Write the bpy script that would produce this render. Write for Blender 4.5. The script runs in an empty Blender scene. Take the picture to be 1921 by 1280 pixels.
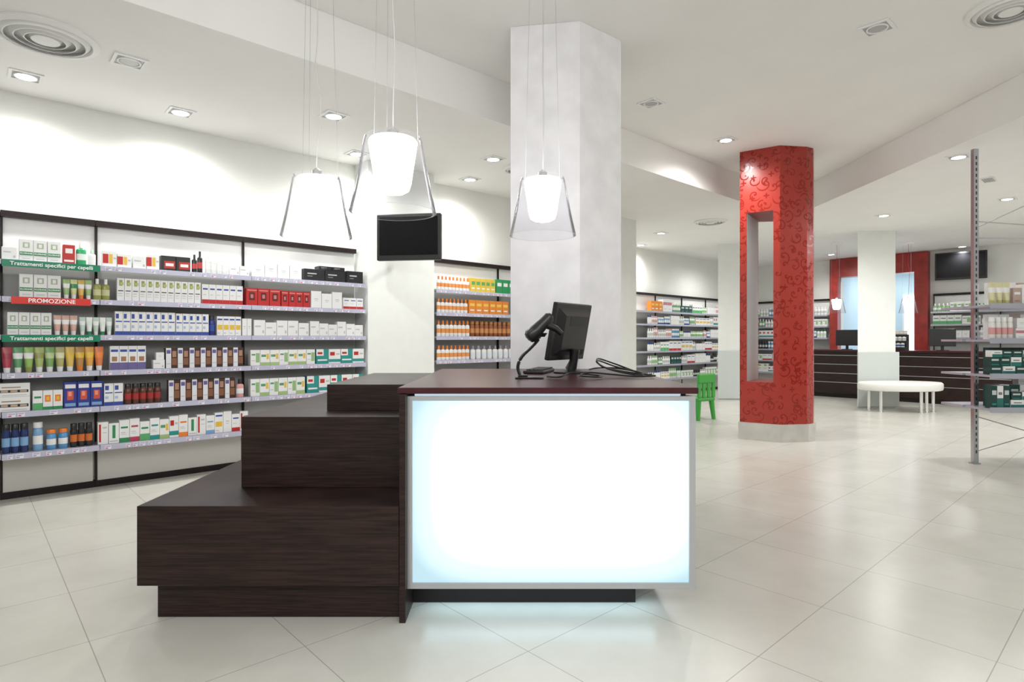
import bpy, bmesh, math, random
from mathutils import Vector, Matrix
random.seed(7)
S=bpy.context.scene; COL=S.collection
S.view_settings.view_transform='Standard'
ANG=math.atan2(.676,.737); ANGB=ANG-math.pi/2
ZL=3.0; ZH=3.36

# ---------------------------------------------------------------- materials
_m={}
def mat(name,color=(.8,.8,.8),rough=.5,metal=0,emit=0,ecol=None,var=0,scale=8,bump=0,coat=0,spec=.5):
    if name in _m: return _m[name]
    m=bpy.data.materials.new(name); m.use_nodes=True; nt=m.node_tree; b=nt.nodes['Principled BSDF']
    c=(*color,1)
    b.inputs['Base Color'].default_value=c; b.inputs['Roughness'].default_value=rough
    b.inputs['Metallic'].default_value=metal; b.inputs['Coat Weight'].default_value=coat
    b.inputs['Specular IOR Level'].default_value=spec
    if emit:
        b.inputs['Emission Color'].default_value=(*(ecol or color),1); b.inputs['Emission Strength'].default_value=emit
    if var or bump:
        tc=nt.nodes.new('ShaderNodeTexCoord'); n=nt.nodes.new('ShaderNodeTexNoise'); n.inputs['Scale'].default_value=scale; n.inputs['Detail'].default_value=5
        nt.links.new(tc.outputs['Object'],n.inputs['Vector'])
        if var:
            r=nt.nodes.new('ShaderNodeValToRGB'); r.color_ramp.elements[0].position=.35; r.color_ramp.elements[1].position=.65
            r.color_ramp.elements[0].color=tuple(x*(1-var) for x in color)+(1,); r.color_ramp.elements[1].color=tuple(min(1,x*(1+var*.4)) for x in color)+(1,)
            nt.links.new(n.outputs['Fac'],r.inputs['Fac']); nt.links.new(r.outputs['Color'],b.inputs['Base Color'])
        if bump:
            bp=nt.nodes.new('ShaderNodeBump'); bp.inputs['Strength'].default_value=bump; bp.inputs['Distance'].default_value=.01
            nt.links.new(n.outputs['Fac'],bp.inputs['Height']); nt.links.new(bp.outputs['Normal'],b.inputs['Normal'])
    _m[name]=m; return m
def pm(c,rough=.4):
    return mat('print_%03d_%03d_%03d_%d'%(int(c[0]*255),int(c[1]*255),int(c[2]*255),int(rough*10)),c,rough)

WALL=mat('wall_paint',(.82,.825,.79),.7,var=.02,scale=3)
CEIL=mat('ceiling_paint',(.88,.875,.85),.75,var=.02,scale=2)
PLAST=mat('venetian_plaster',(.86,.85,.87),.35,var=.07,scale=6,bump=.03)
PILL=mat('pillar_paint',(.80,.82,.79),.6,var=.02)
WAIN=mat('wainscot_grey',(.58,.62,.60),.3)
ALU=mat('brushed_aluminium',(.55,.56,.59),.35,.8)
STEEL=mat('galvanised_steel',(.50,.51,.54),.3,.9)
CHROME=mat('chrome',(.8,.8,.8),.12,1)
BLACK=mat('black_plastic',(.010,.010,.011),.35)
GLOSSBLACK=mat('screen_glass',(.006,.006,.007),.12,spec=.3)
DARKFR=mat('dark_frame',(.014,.008,.008),.4,spec=.3)
PANELG=mat('back_panel',(.42,.42,.40),.5,var=.02)
PANELT=mat('back_panel_lit',(.84,.84,.82),.5)  # paler copy of the back panel, top shelf lighting put into its colour
SHELFM=mat('shelf_metal',(.46,.46,.53),.3,.3)
STRIPM=mat('price_rail',(.48,.48,.60),.25)
WHITEP=mat('white_plastic',(.85,.85,.85),.4)
REDP=mat('red_lacquer',(.33,.025,.018),.35,var=.3,scale=6)
KICK=mat('kick_dark',(.014,.009,.009),.45,spec=.3)
LAMPON=mat('lamp_lit',(1,1,1),.5,emit=25,ecol=(1,.98,.95))
LAMPOFF=mat('lamp_unlit',(.42,.42,.42),.3)
DIFF=mat('opal_diffuser',(1,1,1),.4,emit=7,ecol=(1,.98,.98))
LEDCY=mat('led_strip',(.8,.95,1),.5,emit=3.5,ecol=(.55,.84,1))
LEDTOP=mat('led_strip_soft',(.5,.6,.65),.5,emit=.7,ecol=(.7,.88,1))
BENCH=mat('bench_cream',(.78,.78,.74),.45)
GREENP=mat('green_plastic',(.045,.34,.045),.35)
ALCOVE=mat('alcove_blue_lit',(.62,.76,.84),.7)  # bluish light inside the alcove is put into the wall colour
WINL=mat('window_daylight',(.9,.95,1),.5,emit=3.5,ecol=(.85,.94,1))
BLOCK=mat('glass_block',(.35,.55,.8),.15,emit=.6,ecol=(.4,.65,1))
GROUT=mat('grout',(.6,.65,.7),.6)
CORD=mat('cord_white',(.7,.7,.7),.5)

def wood():
    m=mat('wenge_wood',(.028,.014,.012),.38,spec=.3); nt=m.node_tree; b=nt.nodes['Principled BSDF']
    tc=nt.nodes.new('ShaderNodeTexCoord'); mp=nt.nodes.new('ShaderNodeMapping'); mp.inputs['Scale'].default_value=(2,2,45)
    n=nt.nodes.new('ShaderNodeTexNoise'); n.inputs['Scale'].default_value=3; n.inputs['Detail'].default_value=6
    r=nt.nodes.new('ShaderNodeValToRGB'); r.color_ramp.elements[0].position=.35; r.color_ramp.elements[1].position=.68
    r.color_ramp.elements[0].color=(.010,.0045,.004,1); r.color_ramp.elements[1].color=(.036,.018,.014,1)
    nt.links.new(tc.outputs['Object'],mp.inputs['Vector']); nt.links.new(mp.outputs[0],n.inputs['Vector'])
    nt.links.new(n.outputs['Fac'],r.inputs['Fac']); nt.links.new(r.outputs[0],b.inputs['Base Color']); return m
WOOD=wood()
BURG=mat('burgundy_top',(.056,.010,.015),.3,var=.15,scale=20,spec=.35)

def floor_mat():
    m=mat('floor_tiles',(.66,.65,.60),.3); nt=m.node_tree; b=nt.nodes['Principled BSDF']; L=nt.links
    g=nt.nodes.new('ShaderNodeNewGeometry')
    def dot(v,off):
        d=nt.nodes.new('ShaderNodeVectorMath'); d.operation='DOT_PRODUCT'; L.new(g.outputs['Position'],d.inputs[0]); d.inputs[1].default_value=v
        a=nt.nodes.new('ShaderNodeMath'); a.operation='ADD'; L.new(d.outputs['Value'],a.inputs[0]); a.inputs[1].default_value=off; return a
    p=Vector((.06,2.235,0)); u=Vector((.737,.676,0)); n=Vector((-.676,.737,0))
    a=dot(u,-p.dot(u)+60); c=dot(n,-p.dot(n)+60)
    cb=nt.nodes.new('ShaderNodeCombineXYZ'); L.new(a.outputs[0],cb.inputs[0]); L.new(c.outputs[0],cb.inputs[1])
    br=nt.nodes.new('ShaderNodeTexBrick'); br.offset=0; br.squash=1
    br.inputs['Scale'].default_value=1; br.inputs['Brick Width'].default_value=.6; br.inputs['Row Height'].default_value=.6
    br.inputs['Mortar Size'].default_value=.0021; br.inputs['Mortar Smooth'].default_value=.3
    br.inputs['Color1'].default_value=(.635,.62,.565,1); br.inputs['Color2'].default_value=(.62,.605,.55,1); br.inputs['Mortar'].default_value=(.37,.36,.33,1)
    L.new(cb.outputs[0],br.inputs['Vector'])
    nz=nt.nodes.new('ShaderNodeTexNoise'); nz.inputs['Scale'].default_value=2.6; nz.inputs['Detail'].default_value=7; nz.inputs['Roughness'].default_value=.6; L.new(cb.outputs[0],nz.inputs['Vector'])
    rp=nt.nodes.new('ShaderNodeValToRGB'); rp.color_ramp.elements[0].position=.32; rp.color_ramp.elements[1].position=.68
    rp.color_ramp.elements[0].color=(.89,.89,.88,1); rp.color_ramp.elements[1].color=(1,1,1,1); L.new(nz.outputs['Fac'],rp.inputs[0])
    mx=nt.nodes.new('ShaderNodeMix'); mx.data_type='RGBA'; mx.blend_type='MULTIPLY'; mx.inputs['Factor'].default_value=1
    L.new(br.outputs['Color'],mx.inputs['A']); L.new(rp.outputs[0],mx.inputs['B']); L.new(mx.outputs['Result'],b.inputs['Base Color'])
    b.inputs['Roughness'].default_value=.26
    return m
FLOOR=floor_mat()

def red_floral():
    m=mat('red_floral_wallpaper',(.5,.05,.035),.35); nt=m.node_tree; b=nt.nodes['Principled BSDF']; L=nt.links
    def M(op,a,bb=None,cl=False):
        n=nt.nodes.new('ShaderNodeMath'); n.operation=op; n.use_clamp=cl
        for i,v in enumerate((a,bb)):
            if v is None: continue
            if isinstance(v,(int,float)): n.inputs[i].default_value=v
            else: L.new(v,n.inputs[i])
        return n.outputs[0]
    tc=nt.nodes.new('ShaderNodeTexCoord'); UV=tc.outputs['UV']
    def spiral(scale,freq,rad,wid,off):
        mp=nt.nodes.new('ShaderNodeMapping'); mp.inputs['Location'].default_value=(off,off*.7,0); L.new(UV,mp.inputs['Vector'])
        v=nt.nodes.new('ShaderNodeTexVoronoi'); v.voronoi_dimensions='2D'; v.inputs['Scale'].default_value=scale; v.inputs['Randomness'].default_value=.75; L.new(mp.outputs[0],v.inputs['Vector'])
        s=nt.nodes.new('ShaderNodeVectorMath'); s.operation='SUBTRACT'; L.new(mp.outputs[0],s.inputs[0]); L.new(v.outputs['Position'],s.inputs[1])
        sp=nt.nodes.new('ShaderNodeSeparateXYZ'); L.new(s.outputs[0],sp.inputs[0])
        ln=nt.nodes.new('ShaderNodeVectorMath'); ln.operation='LENGTH'; L.new(s.outputs[0],ln.inputs[0]); r=ln.outputs['Value']
        sc=nt.nodes.new('ShaderNodeSeparateColor'); L.new(v.outputs['Color'],sc.inputs[0])
        sg=M('SUBTRACT',M('MULTIPLY',M('GREATER_THAN',sc.outputs[0],.5),2),1)
        an=M('MULTIPLY',M('ARCTAN2',sp.outputs[1],sp.outputs[0]),sg)
        ph=M('ADD',M('ADD',M('MULTIPLY',r,freq),an),M('MULTIPLY',sc.outputs[1],6.28))
        line=M('GREATER_THAN',M('SINE',ph),wid)
        rr=M('MULTIPLY',M('ADD',sc.outputs[2],.6),rad)
        core=M('LESS_THAN',r,rad*.22)
        return M('MULTIPLY',M('MAXIMUM',line,core),M('LESS_THAN',r,rr))
    a=spiral(6.8,92,.052,.78,3.1); a2=spiral(4.9,64,.068,.88,11.7)
    mp=nt.nodes.new('ShaderNodeMapping'); mp.inputs['Location'].default_value=(7.3,2.1,0); L.new(UV,mp.inputs['Vector'])
    v=nt.nodes.new('ShaderNodeTexVoronoi'); v.voronoi_dimensions='2D'; v.inputs['Scale'].default_value=5.4; L.new(mp.outputs[0],v.inputs['Vector'])
    s=nt.nodes.new('ShaderNodeVectorMath'); s.operation='SUBTRACT'; L.new(mp.outputs[0],s.inputs[0]); L.new(v.outputs['Position'],s.inputs[1])
    sp=nt.nodes.new('ShaderNodeSeparateXYZ'); L.new(s.outputs[0],sp.inputs[0])
    ln=nt.nodes.new('ShaderNodeVectorMath'); ln.operation='LENGTH'; L.new(s.outputs[0],ln.inputs[0])
    pet=M('ADD',M('MULTIPLY',M('COSINE',M('MULTIPLY',M('ARCTAN2',sp.outputs[1],sp.outputs[0]),4)),.011),.022)
    flower=M('LESS_THAN',ln.outputs['Value'],pet)
    f=M('MAXIMUM',M('MAXIMUM',a,a2),flower)
    c=nt.nodes.new('ShaderNodeMix'); c.data_type='RGBA'; c.inputs['A'].default_value=(.365,.034,.022,1); c.inputs['B'].default_value=(.25,.017,.012,1)
    L.new(f,c.inputs['Factor']); L.new(c.outputs['Result'],b.inputs['Base Color'])
    b.inputs['Specular IOR Level'].default_value=.45
    r=nt.nodes.new('ShaderNodeMapRange'); r.inputs['To Min'].default_value=.28; r.inputs['To Max'].default_value=.10
    L.new(f,r.inputs['Value']); L.new(r.outputs[0],b.inputs['Roughness']); return m
REDF=red_floral()

def panel_mat():
    m=bpy.data.materials.new('backlit_acrylic'); m.use_nodes=True; nt=m.node_tree; b=nt.nodes['Principled BSDF']; L=nt.links
    b.inputs['Roughness'].default_value=.25; b.inputs['Base Color'].default_value=(.15,.18,.19,1)
    tc=nt.nodes.new('ShaderNodeTexCoord'); sp=nt.nodes.new('ShaderNodeSeparateXYZ'); L.new(tc.outputs['Generated'],sp.inputs[0])
    def ed(o,cen,pw):
        s=nt.nodes.new('ShaderNodeMath'); s.operation='SUBTRACT'; s.inputs[1].default_value=cen; L.new(sp.outputs[o],s.inputs[0])
        a=nt.nodes.new('ShaderNodeMath'); a.operation='ABSOLUTE'; L.new(s.outputs[0],a.inputs[0])
        k=nt.nodes.new('ShaderNodeMath'); k.operation='MULTIPLY'; k.inputs[1].default_value=2; L.new(a.outputs[0],k.inputs[0])
        p=nt.nodes.new('ShaderNodeMath'); p.operation='POWER'; p.inputs[1].default_value=pw; L.new(k.outputs[0],p.inputs[0]); return p
    s=nt.nodes.new('ShaderNodeMath'); s.operation='ADD'; L.new(ed('X',.54,5).outputs[0],s.inputs[0]); L.new(ed('Z',.55,4).outputs[0],s.inputs[1])
    h=nt.nodes.new('ShaderNodeMath'); h.operation='MULTIPLY'; h.inputs[1].default_value=.5; L.new(s.outputs[0],h.inputs[0])
    r=nt.nodes.new('ShaderNodeValToRGB'); e=r.color_ramp.elements; r.color_ramp.interpolation='EASE'
    e[0].position=.02; e[0].color=(.75,.77,.78,1); e[1].position=1.0; e[1].color=(.19,.29,.33,1)
    x=e.new(.45); x.color=(.32,.40,.43,1)
    L.new(h.outputs[0],r.inputs[0]); L.new(r.outputs[0],b.inputs['Emission Color']); b.inputs['Emission Strength'].default_value=2.3
    return m
PANEL=panel_mat()

def clear_mat():
    m=bpy.data.materials.new('clear_shade'); m.use_nodes=True; nt=m.node_tree; nt.nodes.clear(); L=nt.links
    o=nt.nodes.new('ShaderNodeOutputMaterial'); t=nt.nodes.new('ShaderNodeBsdfTransparent'); t.inputs[0].default_value=(.92,.92,.935,1)
    g=nt.nodes.new('ShaderNodeBsdfGlossy'); g.inputs['Roughness'].default_value=.15
    d=nt.nodes.new('ShaderNodeBsdfTranslucent'); d.inputs[0].default_value=(.9,.9,.95,1)
    lw=nt.nodes.new('ShaderNodeLayerWeight'); lw.inputs['Blend'].default_value=.08
    mx=nt.nodes.new('ShaderNodeMixShader'); L.new(lw.outputs['Fresnel'],mx.inputs[0]); L.new(t.outputs[0],mx.inputs[1]); L.new(g.outputs[0],mx.inputs[2])
    m2=nt.nodes.new('ShaderNodeMixShader'); m2.inputs[0].default_value=.03; L.new(mx.outputs[0],m2.inputs[1]); L.new(d.outputs[0],m2.inputs[2]); L.new(m2.outputs[0],o.inputs[0])
    return m
CLEAR=clear_mat()

# ---------------------------------------------------------------- mesh helpers
def bx(bm,x0,x1,y0,y1,z0,z1,mi=0,bev=0):
    v=[bm.verts.new(p) for p in [(x0,y0,z0),(x1,y0,z0),(x1,y1,z0),(x0,y1,z0),(x0,y0,z1),(x1,y0,z1),(x1,y1,z1),(x0,y1,z1)]]
    fs=[bm.faces.new([v[i] for i in f]) for f in [(3,2,1,0),(4,5,6,7),(0,1,5,4),(1,2,6,5),(2,3,7,6),(3,0,4,7)]]
    for f in fs: f.material_index=mi
    if bev:
        es=list({e for f in fs for e in f.edges})
        r=bmesh.ops.bevel(bm,geom=es,offset=bev,segments=2 if bev>.004 else 1,affect='EDGES',profile=.5)
        for f in r['faces']: f.material_index=mi
def prism(bm,poly,z0,z1,mi=0,uv=False,s0=0):
    a=[bm.verts.new((p[0],p[1],z0)) for p in poly]; b=[bm.verts.new((p[0],p[1],z1)) for p in poly]; n=len(poly)
    fs=[bm.faces.new(a[::-1]),bm.faces.new(b)]
    lay=bm.loops.layers.uv.verify() if uv else None; s=s0
    for i in range(n):
        f=bm.faces.new([a[i],a[(i+1)%n],b[(i+1)%n],b[i]]); fs.append(f)
        ln=(Vector(poly[(i+1)%n])-Vector(poly[i])).length
        if uv:
            for l,q in zip(f.loops,((s,z0),(s+ln,z0),(s+ln,z1),(s,z1))): l[lay].uv=q
        s+=ln
    for f in fs: f.material_index=mi
    bmesh.ops.recalc_face_normals(bm,faces=fs)
def lathe(bm,prof,seg=20,mi=0,c=(0,0,0),sx=1,sy=1):
    rings=[]
    for r,z in prof:
        if r<1e-6: rings.append([bm.verts.new((c[0],c[1],c[2]+z))])
        else: rings.append([bm.verts.new((c[0]+sx*r*math.cos(2*math.pi*i/seg),c[1]+sy*r*math.sin(2*math.pi*i/seg),c[2]+z)) for i in range(seg)])
    fs=[]
    for a,b in zip(rings,rings[1:]):
        for i in range(seg):
            j=(i+1)%seg
            if len(a)==1 and len(b)==1: continue
            if len(a)==1: fs.append(bm.faces.new([a[0],b[j],b[i]]))
            elif len(b)==1: fs.append(bm.faces.new([a[i],a[j],b[0]]))
            else: fs.append(bm.faces.new([a[i],a[j],b[j],b[i]]))
    for f in fs: f.material_index=mi
    return fs
def tube(bm,pts,r,seg=6,mi=0,cap=True):
    pts=[Vector(p) for p in pts]; rings=[]
    for i,p in enumerate(pts):
        d=(pts[min(i+1,len(pts)-1)]-pts[max(i-1,0)]).normalized()
        up=Vector((0,0,1)) if abs(d.z)<.9 else Vector((1,0,0))
        a=d.cross(up).normalized(); b=d.cross(a)
        rr=r[i] if isinstance(r,(list,tuple)) else r
        rings.append([bm.verts.new(p+rr*(a*math.cos(2*math.pi*k/seg)+b*math.sin(2*math.pi*k/seg))) for k in range(seg)])
    fs=[]
    for A,B in zip(rings,rings[1:]):
        for k in range(seg): fs.append(bm.faces.new([A[k],A[(k+1)%seg],B[(k+1)%seg],B[k]]))
    if cap: fs.append(bm.faces.new(rings[0])); fs.append(bm.faces.new(rings[-1]))
    for f in fs: f.material_index=mi
    bmesh.ops.recalc_face_normals(bm,faces=fs)
def smooth_path(pts,n=6):
    P=[Vector(p) for p in pts]; out=[]
    for i in range(len(P)-1):
        p0=P[max(i-1,0)];p1=P[i];p2=P[i+1];p3=P[min(i+2,len(P)-1)]
        for k in range(n):
            t=k/n; out.append(.5*((2*p1)+(p2-p0)*t+(2*p0-5*p1+4*p2-p3)*t*t+(3*p1-p0-3*p2+p3)*t**3))
    out.append(P[-1]); return out
def mesh(name,bm,mats,smooth=False):
    me=bpy.data.meshes.new(name); bm.to_mesh(me); bm.free()
    for m in mats: me.materials.append(m)
    if smooth:
        me.polygons.foreach_set('use_smooth',[True]*len(me.polygons)); me.set_sharp_from_angle(angle=math.radians(38))
    return me
def ob(name,me,parent=None,loc=(0,0,0),rz=0,rot=None,label=None,cat=None,group=None,kind=None):
    o=bpy.data.objects.new(name,me); o.location=loc; o.rotation_euler=rot if rot else (0,0,rz)
    if parent: o.parent=parent
    if label:o['label']=label
    if cat:o['category']=cat
    if group:o['group']=group
    if kind:o['kind']=kind
    COL.objects.link(o); return o
def part(name,fn,mats,parent,smooth=False,**k):
    bm=bmesh.new(); fn(bm); return ob(name,mesh(name,bm,mats,smooth),parent,**k)
def PB(name,parent,m,x0,x1,y0,y1,z0,z1,bev=0,**k):
    return part(name,lambda bm:bx(bm,x0,x1,y0,y1,z0,z1,0,bev),[m],parent,**k)
def text_mesh(s,size,m,align='CENTER',bold=.0):
    cu=bpy.data.curves.new('t','FONT'); cu.body=s; cu.size=size; cu.align_x=align; cu.align_y='CENTER'; cu.extrude=.0004; cu.offset=bold
    t=bpy.data.objects.new('t',cu); COL.objects.link(t); bpy.context.view_layer.update()
    me=bpy.data.meshes.new_from_object(t.evaluated_get(bpy.context.evaluated_depsgraph_get()))
    bpy.data.objects.remove(t); me.materials.clear(); me.materials.append(m); me.name='lettering'; return me
class Fr:
    def __init__(s,o,a): s.o=Vector((o[0],o[1],0)); s.a=a; s.x=Vector((math.cos(a),math.sin(a),0)); s.y=Vector((-math.sin(a),math.cos(a),0))
    def p(s,x,o,z): return s.o+s.x*x-s.y*o+Vector((0,0,z))
FA=Fr((-3.73,4.35),ANG); FF=Fr((-4.65,5.352),ANG); FB=Fr((6.15,15.26),ANGB); FD=Fr((4.68,13.9),ANGB)

# ---------------------------------------------------------------- shell
def struct(name,fn,mats,**k): return part(name,fn,mats,None,kind='structure',**k)
struct('floor',lambda bm:bx(bm,-6.2,12.7,-3.2,17.2,-.1,0),[FLOOR])
def ceil_fn(bm):
    prism(bm,[(-6.2,-.54),(-6,-.357),(4.2,9.0),(4.2,-3.2),(12.7,-3.2),(12.7,17.2),(-6.2,17.2)],ZL,ZH)
    bx(bm,-6.2,12.7,-3.2,17.2,ZH+.001,ZH+.1)
struct('ceiling',ceil_fn,[CEIL])
def wall_in(name,fr,segs,m=WALL):
    def f(bm):
        for x0,x1,y0,y1,z0,z1 in segs: bx(bm,x0,x1,y0,y1,z0,z1)
    return struct(name,f,[m],loc=fr.o,rz=fr.a)
wall_in('wall_left',FA,[(-3.3,7.6,.037,.187,0,ZL),(7.45,7.6,.188,1.5,0,ZL)])
wall_in('wall_left_rear',FF,[(7.0,14.75,.037,.187,0,ZL)])
wall_in('wall_rear',FB,[(-.1,2.08,.037,.187,0,ZL),(3.62,8.1,.037,.187,0,ZL),(2.08,3.62,.037,.187,2.58,ZL)])
wall_in('wall_alcove',FB,[(1.95,2.07,.19,1.8,0,ZL),(3.63,3.75,.19,1.8,0,ZL),(1.95,3.75,1.81,1.95,0,ZL)],ALCOVE)
struct('wall_right',lambda bm:bx(bm,11.55,11.7,-3,9.45,0,ZL),[WALL])
struct('wall_front',lambda bm:bx(bm,-6,11.7,-3.15,-3,0,ZH),[WALL])
struct('wall_side',lambda bm:bx(bm,-6.15,-6,-3,2.45,0,ZH),[WALL])
w=ob('window_1',None,None,FB.p(3.2,-1.8,.0),FB.a,kind='structure')
PB('pane',w,WINL,-.3,.3,-.02,0,.9,2.2)
for a in((-.34,-.3),(.3,.34)): PB('frame',w,WHITEP,a[0],a[1],-.04,0,.86,2.24)
def blocks(bm):
    bx(bm,-.24,.24,-.03,0,.9,2.3,1)
    for i in range(3):
        for j in range(9): bx(bm,-.235+i*.158,-.235+i*.158+.15,-.05,-.031,.91+j*.154,.91+j*.154+.146,0,.006)
part('window_2',blocks,[BLOCK,GROUT],None,loc=FB.p(2.42,-1.8,0),rz=FB.a,kind='structure')

# ---------------------------------------------------------------- columns
c=ob('column',None,None,(.4,4.5,0),label='white polished plaster column with angled faces behind the counter',cat='column')
PC=[(-.01,4.19),(.467,4.11),(.80,4.38),(.80,4.95),(.02,4.97)]
part('shaft',lambda bm:prism(bm,[(x-.4,y-4.5) for x,y in PC],0,ZH),[PLAST],c)
for t0,t1 in((2.845,3.665),(6.7,7.44)):
    c=ob('wall_pillar',None,None,FA.p(t0,0,0),FA.a,label='white painted pillar standing out between the wall shelves',cat='pillar')
    PB('shaft',c,PILL,0,t1-t0,-.24,.036,0,ZL)
for x,y,w,d,k in((4.19,11.72,.22,.22,.16),(6.18,10.41,.32,.29,.34)):
    c=ob('pillar',None,None,(x,y,0),label='white painted pillar with pale grey protective lower panel',cat='pillar')
    P=[(-w,-d),(w,-d),(w+.03,0),(w,d),(-w+k,d)]
    part('shaft',lambda bm:prism(bm,P,0,ZL),[PILL],c)
    PB('wainscot',c,WAIN,-w-.01,w+.05,-d-.03,-d-.001,0.02,.95,.008)
cc=Vector((3.1,7.15))
def loc_(P): return [(x-cc.x,y-cc.y) for x,y in P]
arc=[(3.03,6.75),(3.36,6.80),(3.46,6.86),(3.525,6.97),(3.55,7.12),(3.55,7.22),(3.52,7.32),(3.46,7.40)]
full=loc_([(2.67,7.0)]+arc+[(3.32,7.44),(3.012,7.492)])
leftp=loc_([(2.67,7.0),(2.731,6.957),(3.073,7.449),(3.012,7.492)])
rightp=loc_([(2.972,6.79)]+arc+[(3.32,7.29)])
rc=ob('red_column',None,None,(cc.x,cc.y,0),label='glossy red floral patterned column with tall narrow opening and steel plinth',cat='column')
HZ0,HZ1=.673,2.636
def shaft(bm):
    prism(bm,full,.2,HZ0,0,True); prism(bm,full,HZ1,ZH,0,True)
    prism(bm,leftp,HZ0,HZ1,0,True); prism(bm,rightp,HZ0,HZ1,0,True,.367)
part('shaft',shaft,[REDF],rc)
part('plinth',lambda bm:prism(bm,[(x*1.045,y*1.045) for x,y in full],0,.2),[mat('plinth_steel',(.6,.58,.54),.35,.3,var=.1)],rc)
ea=math.atan2(-.570,.821)
li=ob('opening_lining',None,rc,(2.731-cc.x,6.957-cc.y,0),ea,label='pale lining of the tall opening')
HW=.293
LIN=mat('lining_paint',(.62,.60,.60),.5)
PB('lining',li,LIN,.001,.004,.02,.56,HZ0,HZ1)
PB('lining',li,LIN,HW-.004,HW-.001,.02,.5,HZ0,HZ1)

# ---------------------------------------------------------------- shelving
SZ=[1.73,1.47,1.20,.93,.655,.36]
def bay(fr,t0,t1,detail=True,label='wall shelving unit with dark frame and metal shelves'):
    w=t1-t0-.003; r=ob('shelving_unit',None,None,fr.p(t0,0,0),fr.a,label=label,cat='shelf',group='wall shelving units')
    PB('back_panel',r,PANELG,0,w,.0,.034,.08,1.73); PB('back_panel',r,PANELT,0,w,.0,.034,1.73,2.06)
    PB('base_panel',r,mat('base_panel',(.60,.58,.54),.5),.012,w-.012,-.02,-.001,.05,.33); PB('kickboard',r,KICK,0,w,-.03,.034,0,.05)
    PB('top_rail',r,DARKFR,0,w,-.05,.034,2.06,2.105); PB('upright',r,DARKFR,0,.014,-.024,-.0005,.05,2.06)
    for z in SZ:
        def sh(bm):
            bx(bm,.001,w-.001,-.25,-.025,z-.02,z,0); bx(bm,.001,w-.001,-.25,-.24,z-.035,z-.0201,0)
        part('shelf',sh,[SHELFM],r)
        if detail:
            def st(bm):
                bx(bm,.001,w-.001,-.256,-.2505,z-.04,z-.002,0)
                x=.03
                while x<w-.06:
                    ww=random.choice((.03,.04,.045))
                    if random.random()<.75:
                        bx(bm,x,x+ww,-.2575,-.2565,z-.036,z-.008,1)
                        bx(bm,x+.004,x+ww-.004,-.2583,-.2576,z-.018,z-.012,2); bx(bm,x+.004,x+ww*.5,-.2583,-.2576,z-.032,z-.024,random.choice((2,3)))
                    x+=ww+random.uniform(.01,.05)
            part('price_strip',st,[STRIPM,pm((.75,.75,.82)),pm((.35,.3,.45)),pm((.6,.1,.2))],r)
    return r
b0=bay(FA,-.9,0,False); bA=bay(FA,0,.571); bB=bay(FA,.571,1.69); bC=bay(FA,1.69,2.82)
bay(FA,3.69,4.8); bay(FA,4.8,5.9)
for k in range(5): bay(FF,9.3+k*1.0,9.3+(k+1)*1.0,False)
bay(FB,.0,1.1,False); bay(FB,1.1,1.88,False); bay(FB,3.87,4.95,False); bay(FB,4.95,6.0,False)
def sign(t0,t1,z,col,txt,size):
    r=ob('shelf_sign',None,bA if t0<.5 else bB,(t0,-.2595,z),0,label='coloured plastic strip sign with white lettering')
    w=t1-t0
    PB('strip',r,pm(col,.3),0,w,-.006,0,-.046,.004)
    ob('lettering',text_mesh(txt,size,pm((.95,.95,.95)),bold=.0005),r,(w/2,-.0068,-.022),rot=(math.pi/2,0,0))
sign(.0,.568,1.725,(.0,.20,.10),'Trattamenti specifici per capelli',.038)
sign(.05,.51,1.465,(.65,.03,.02),'PROMOZIONE',.042)
sign(.0,.569,1.195,(.0,.20,.10),'Trattamenti specifici per capelli',.038)

# ---------------------------------------------------------------- products
W_=(.80,.80,.79); GR=(.03,.25,.09); BL=(.03,.07,.32); RD=(.48,.02,.018); OR=(.80,.22,.03); YE=(.75,.48,.05); TE=(.02,.27,.25); BR=(.10,.035,.02); BK=(.018,.018,.018); OL=(.30,.31,.08); LG=(.5,.52,.5); PK=(.65,.32,.32); LB=(.20,.38,.60)
tpl={}
def t_box(w,h,d,base,pr,txt=None):
    key=('b',round(w,3),h,d,base,tuple(pr),txt)
    if key in tpl: return tpl[key]
    cols=[base]; bm=bmesh.new(); bx(bm,-w/2,w/2,-d/2,d/2,0,h,0,.0012)
    def q(x0,x1,z0,z1,col,k):
        if col not in cols: cols.append(col)
        y=-d/2-.0003-.0002*k
        f=bm.faces.new([bm.verts.new(p) for p in [(x0,y,z0),(x1,y,z0),(x1,y,z1),(x0,y,z1)]]); f.material_index=cols.index(col)
    for k,(a,b,c,dd,col) in enumerate(pr): q(-w/2+w*a,-w/2+w*b,h*c,h*dd,col,k)
    if (.3,.3,.3) not in cols: cols.append((.3,.3,.3))
    f=bm.faces.new([bm.verts.new(p) for p in [(-w/2+.003,-d/2+.004,h+.0003),(w/2-.003,-d/2+.004,h+.0003),(w/2-.003,-d/2+.005,h+.0003),(-w/2+.003,-d/2+.005,h+.0003)]]); f.material_index=cols.index((.3,.3,.3))
    parts=[('product_box',mesh('product_box',bm,[pm(c) for c in cols]),(0,0,0),None)]
    if txt:
        s,fz,col,bg=txt
        parts.append(('lettering',text_mesh(s,w*.19,pm(col),bold=.0003),(0,-d/2-.0022,h*fz),(math.pi/2,0,0)))
    tpl[key]=(parts,w,d); return tpl[key]
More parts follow.
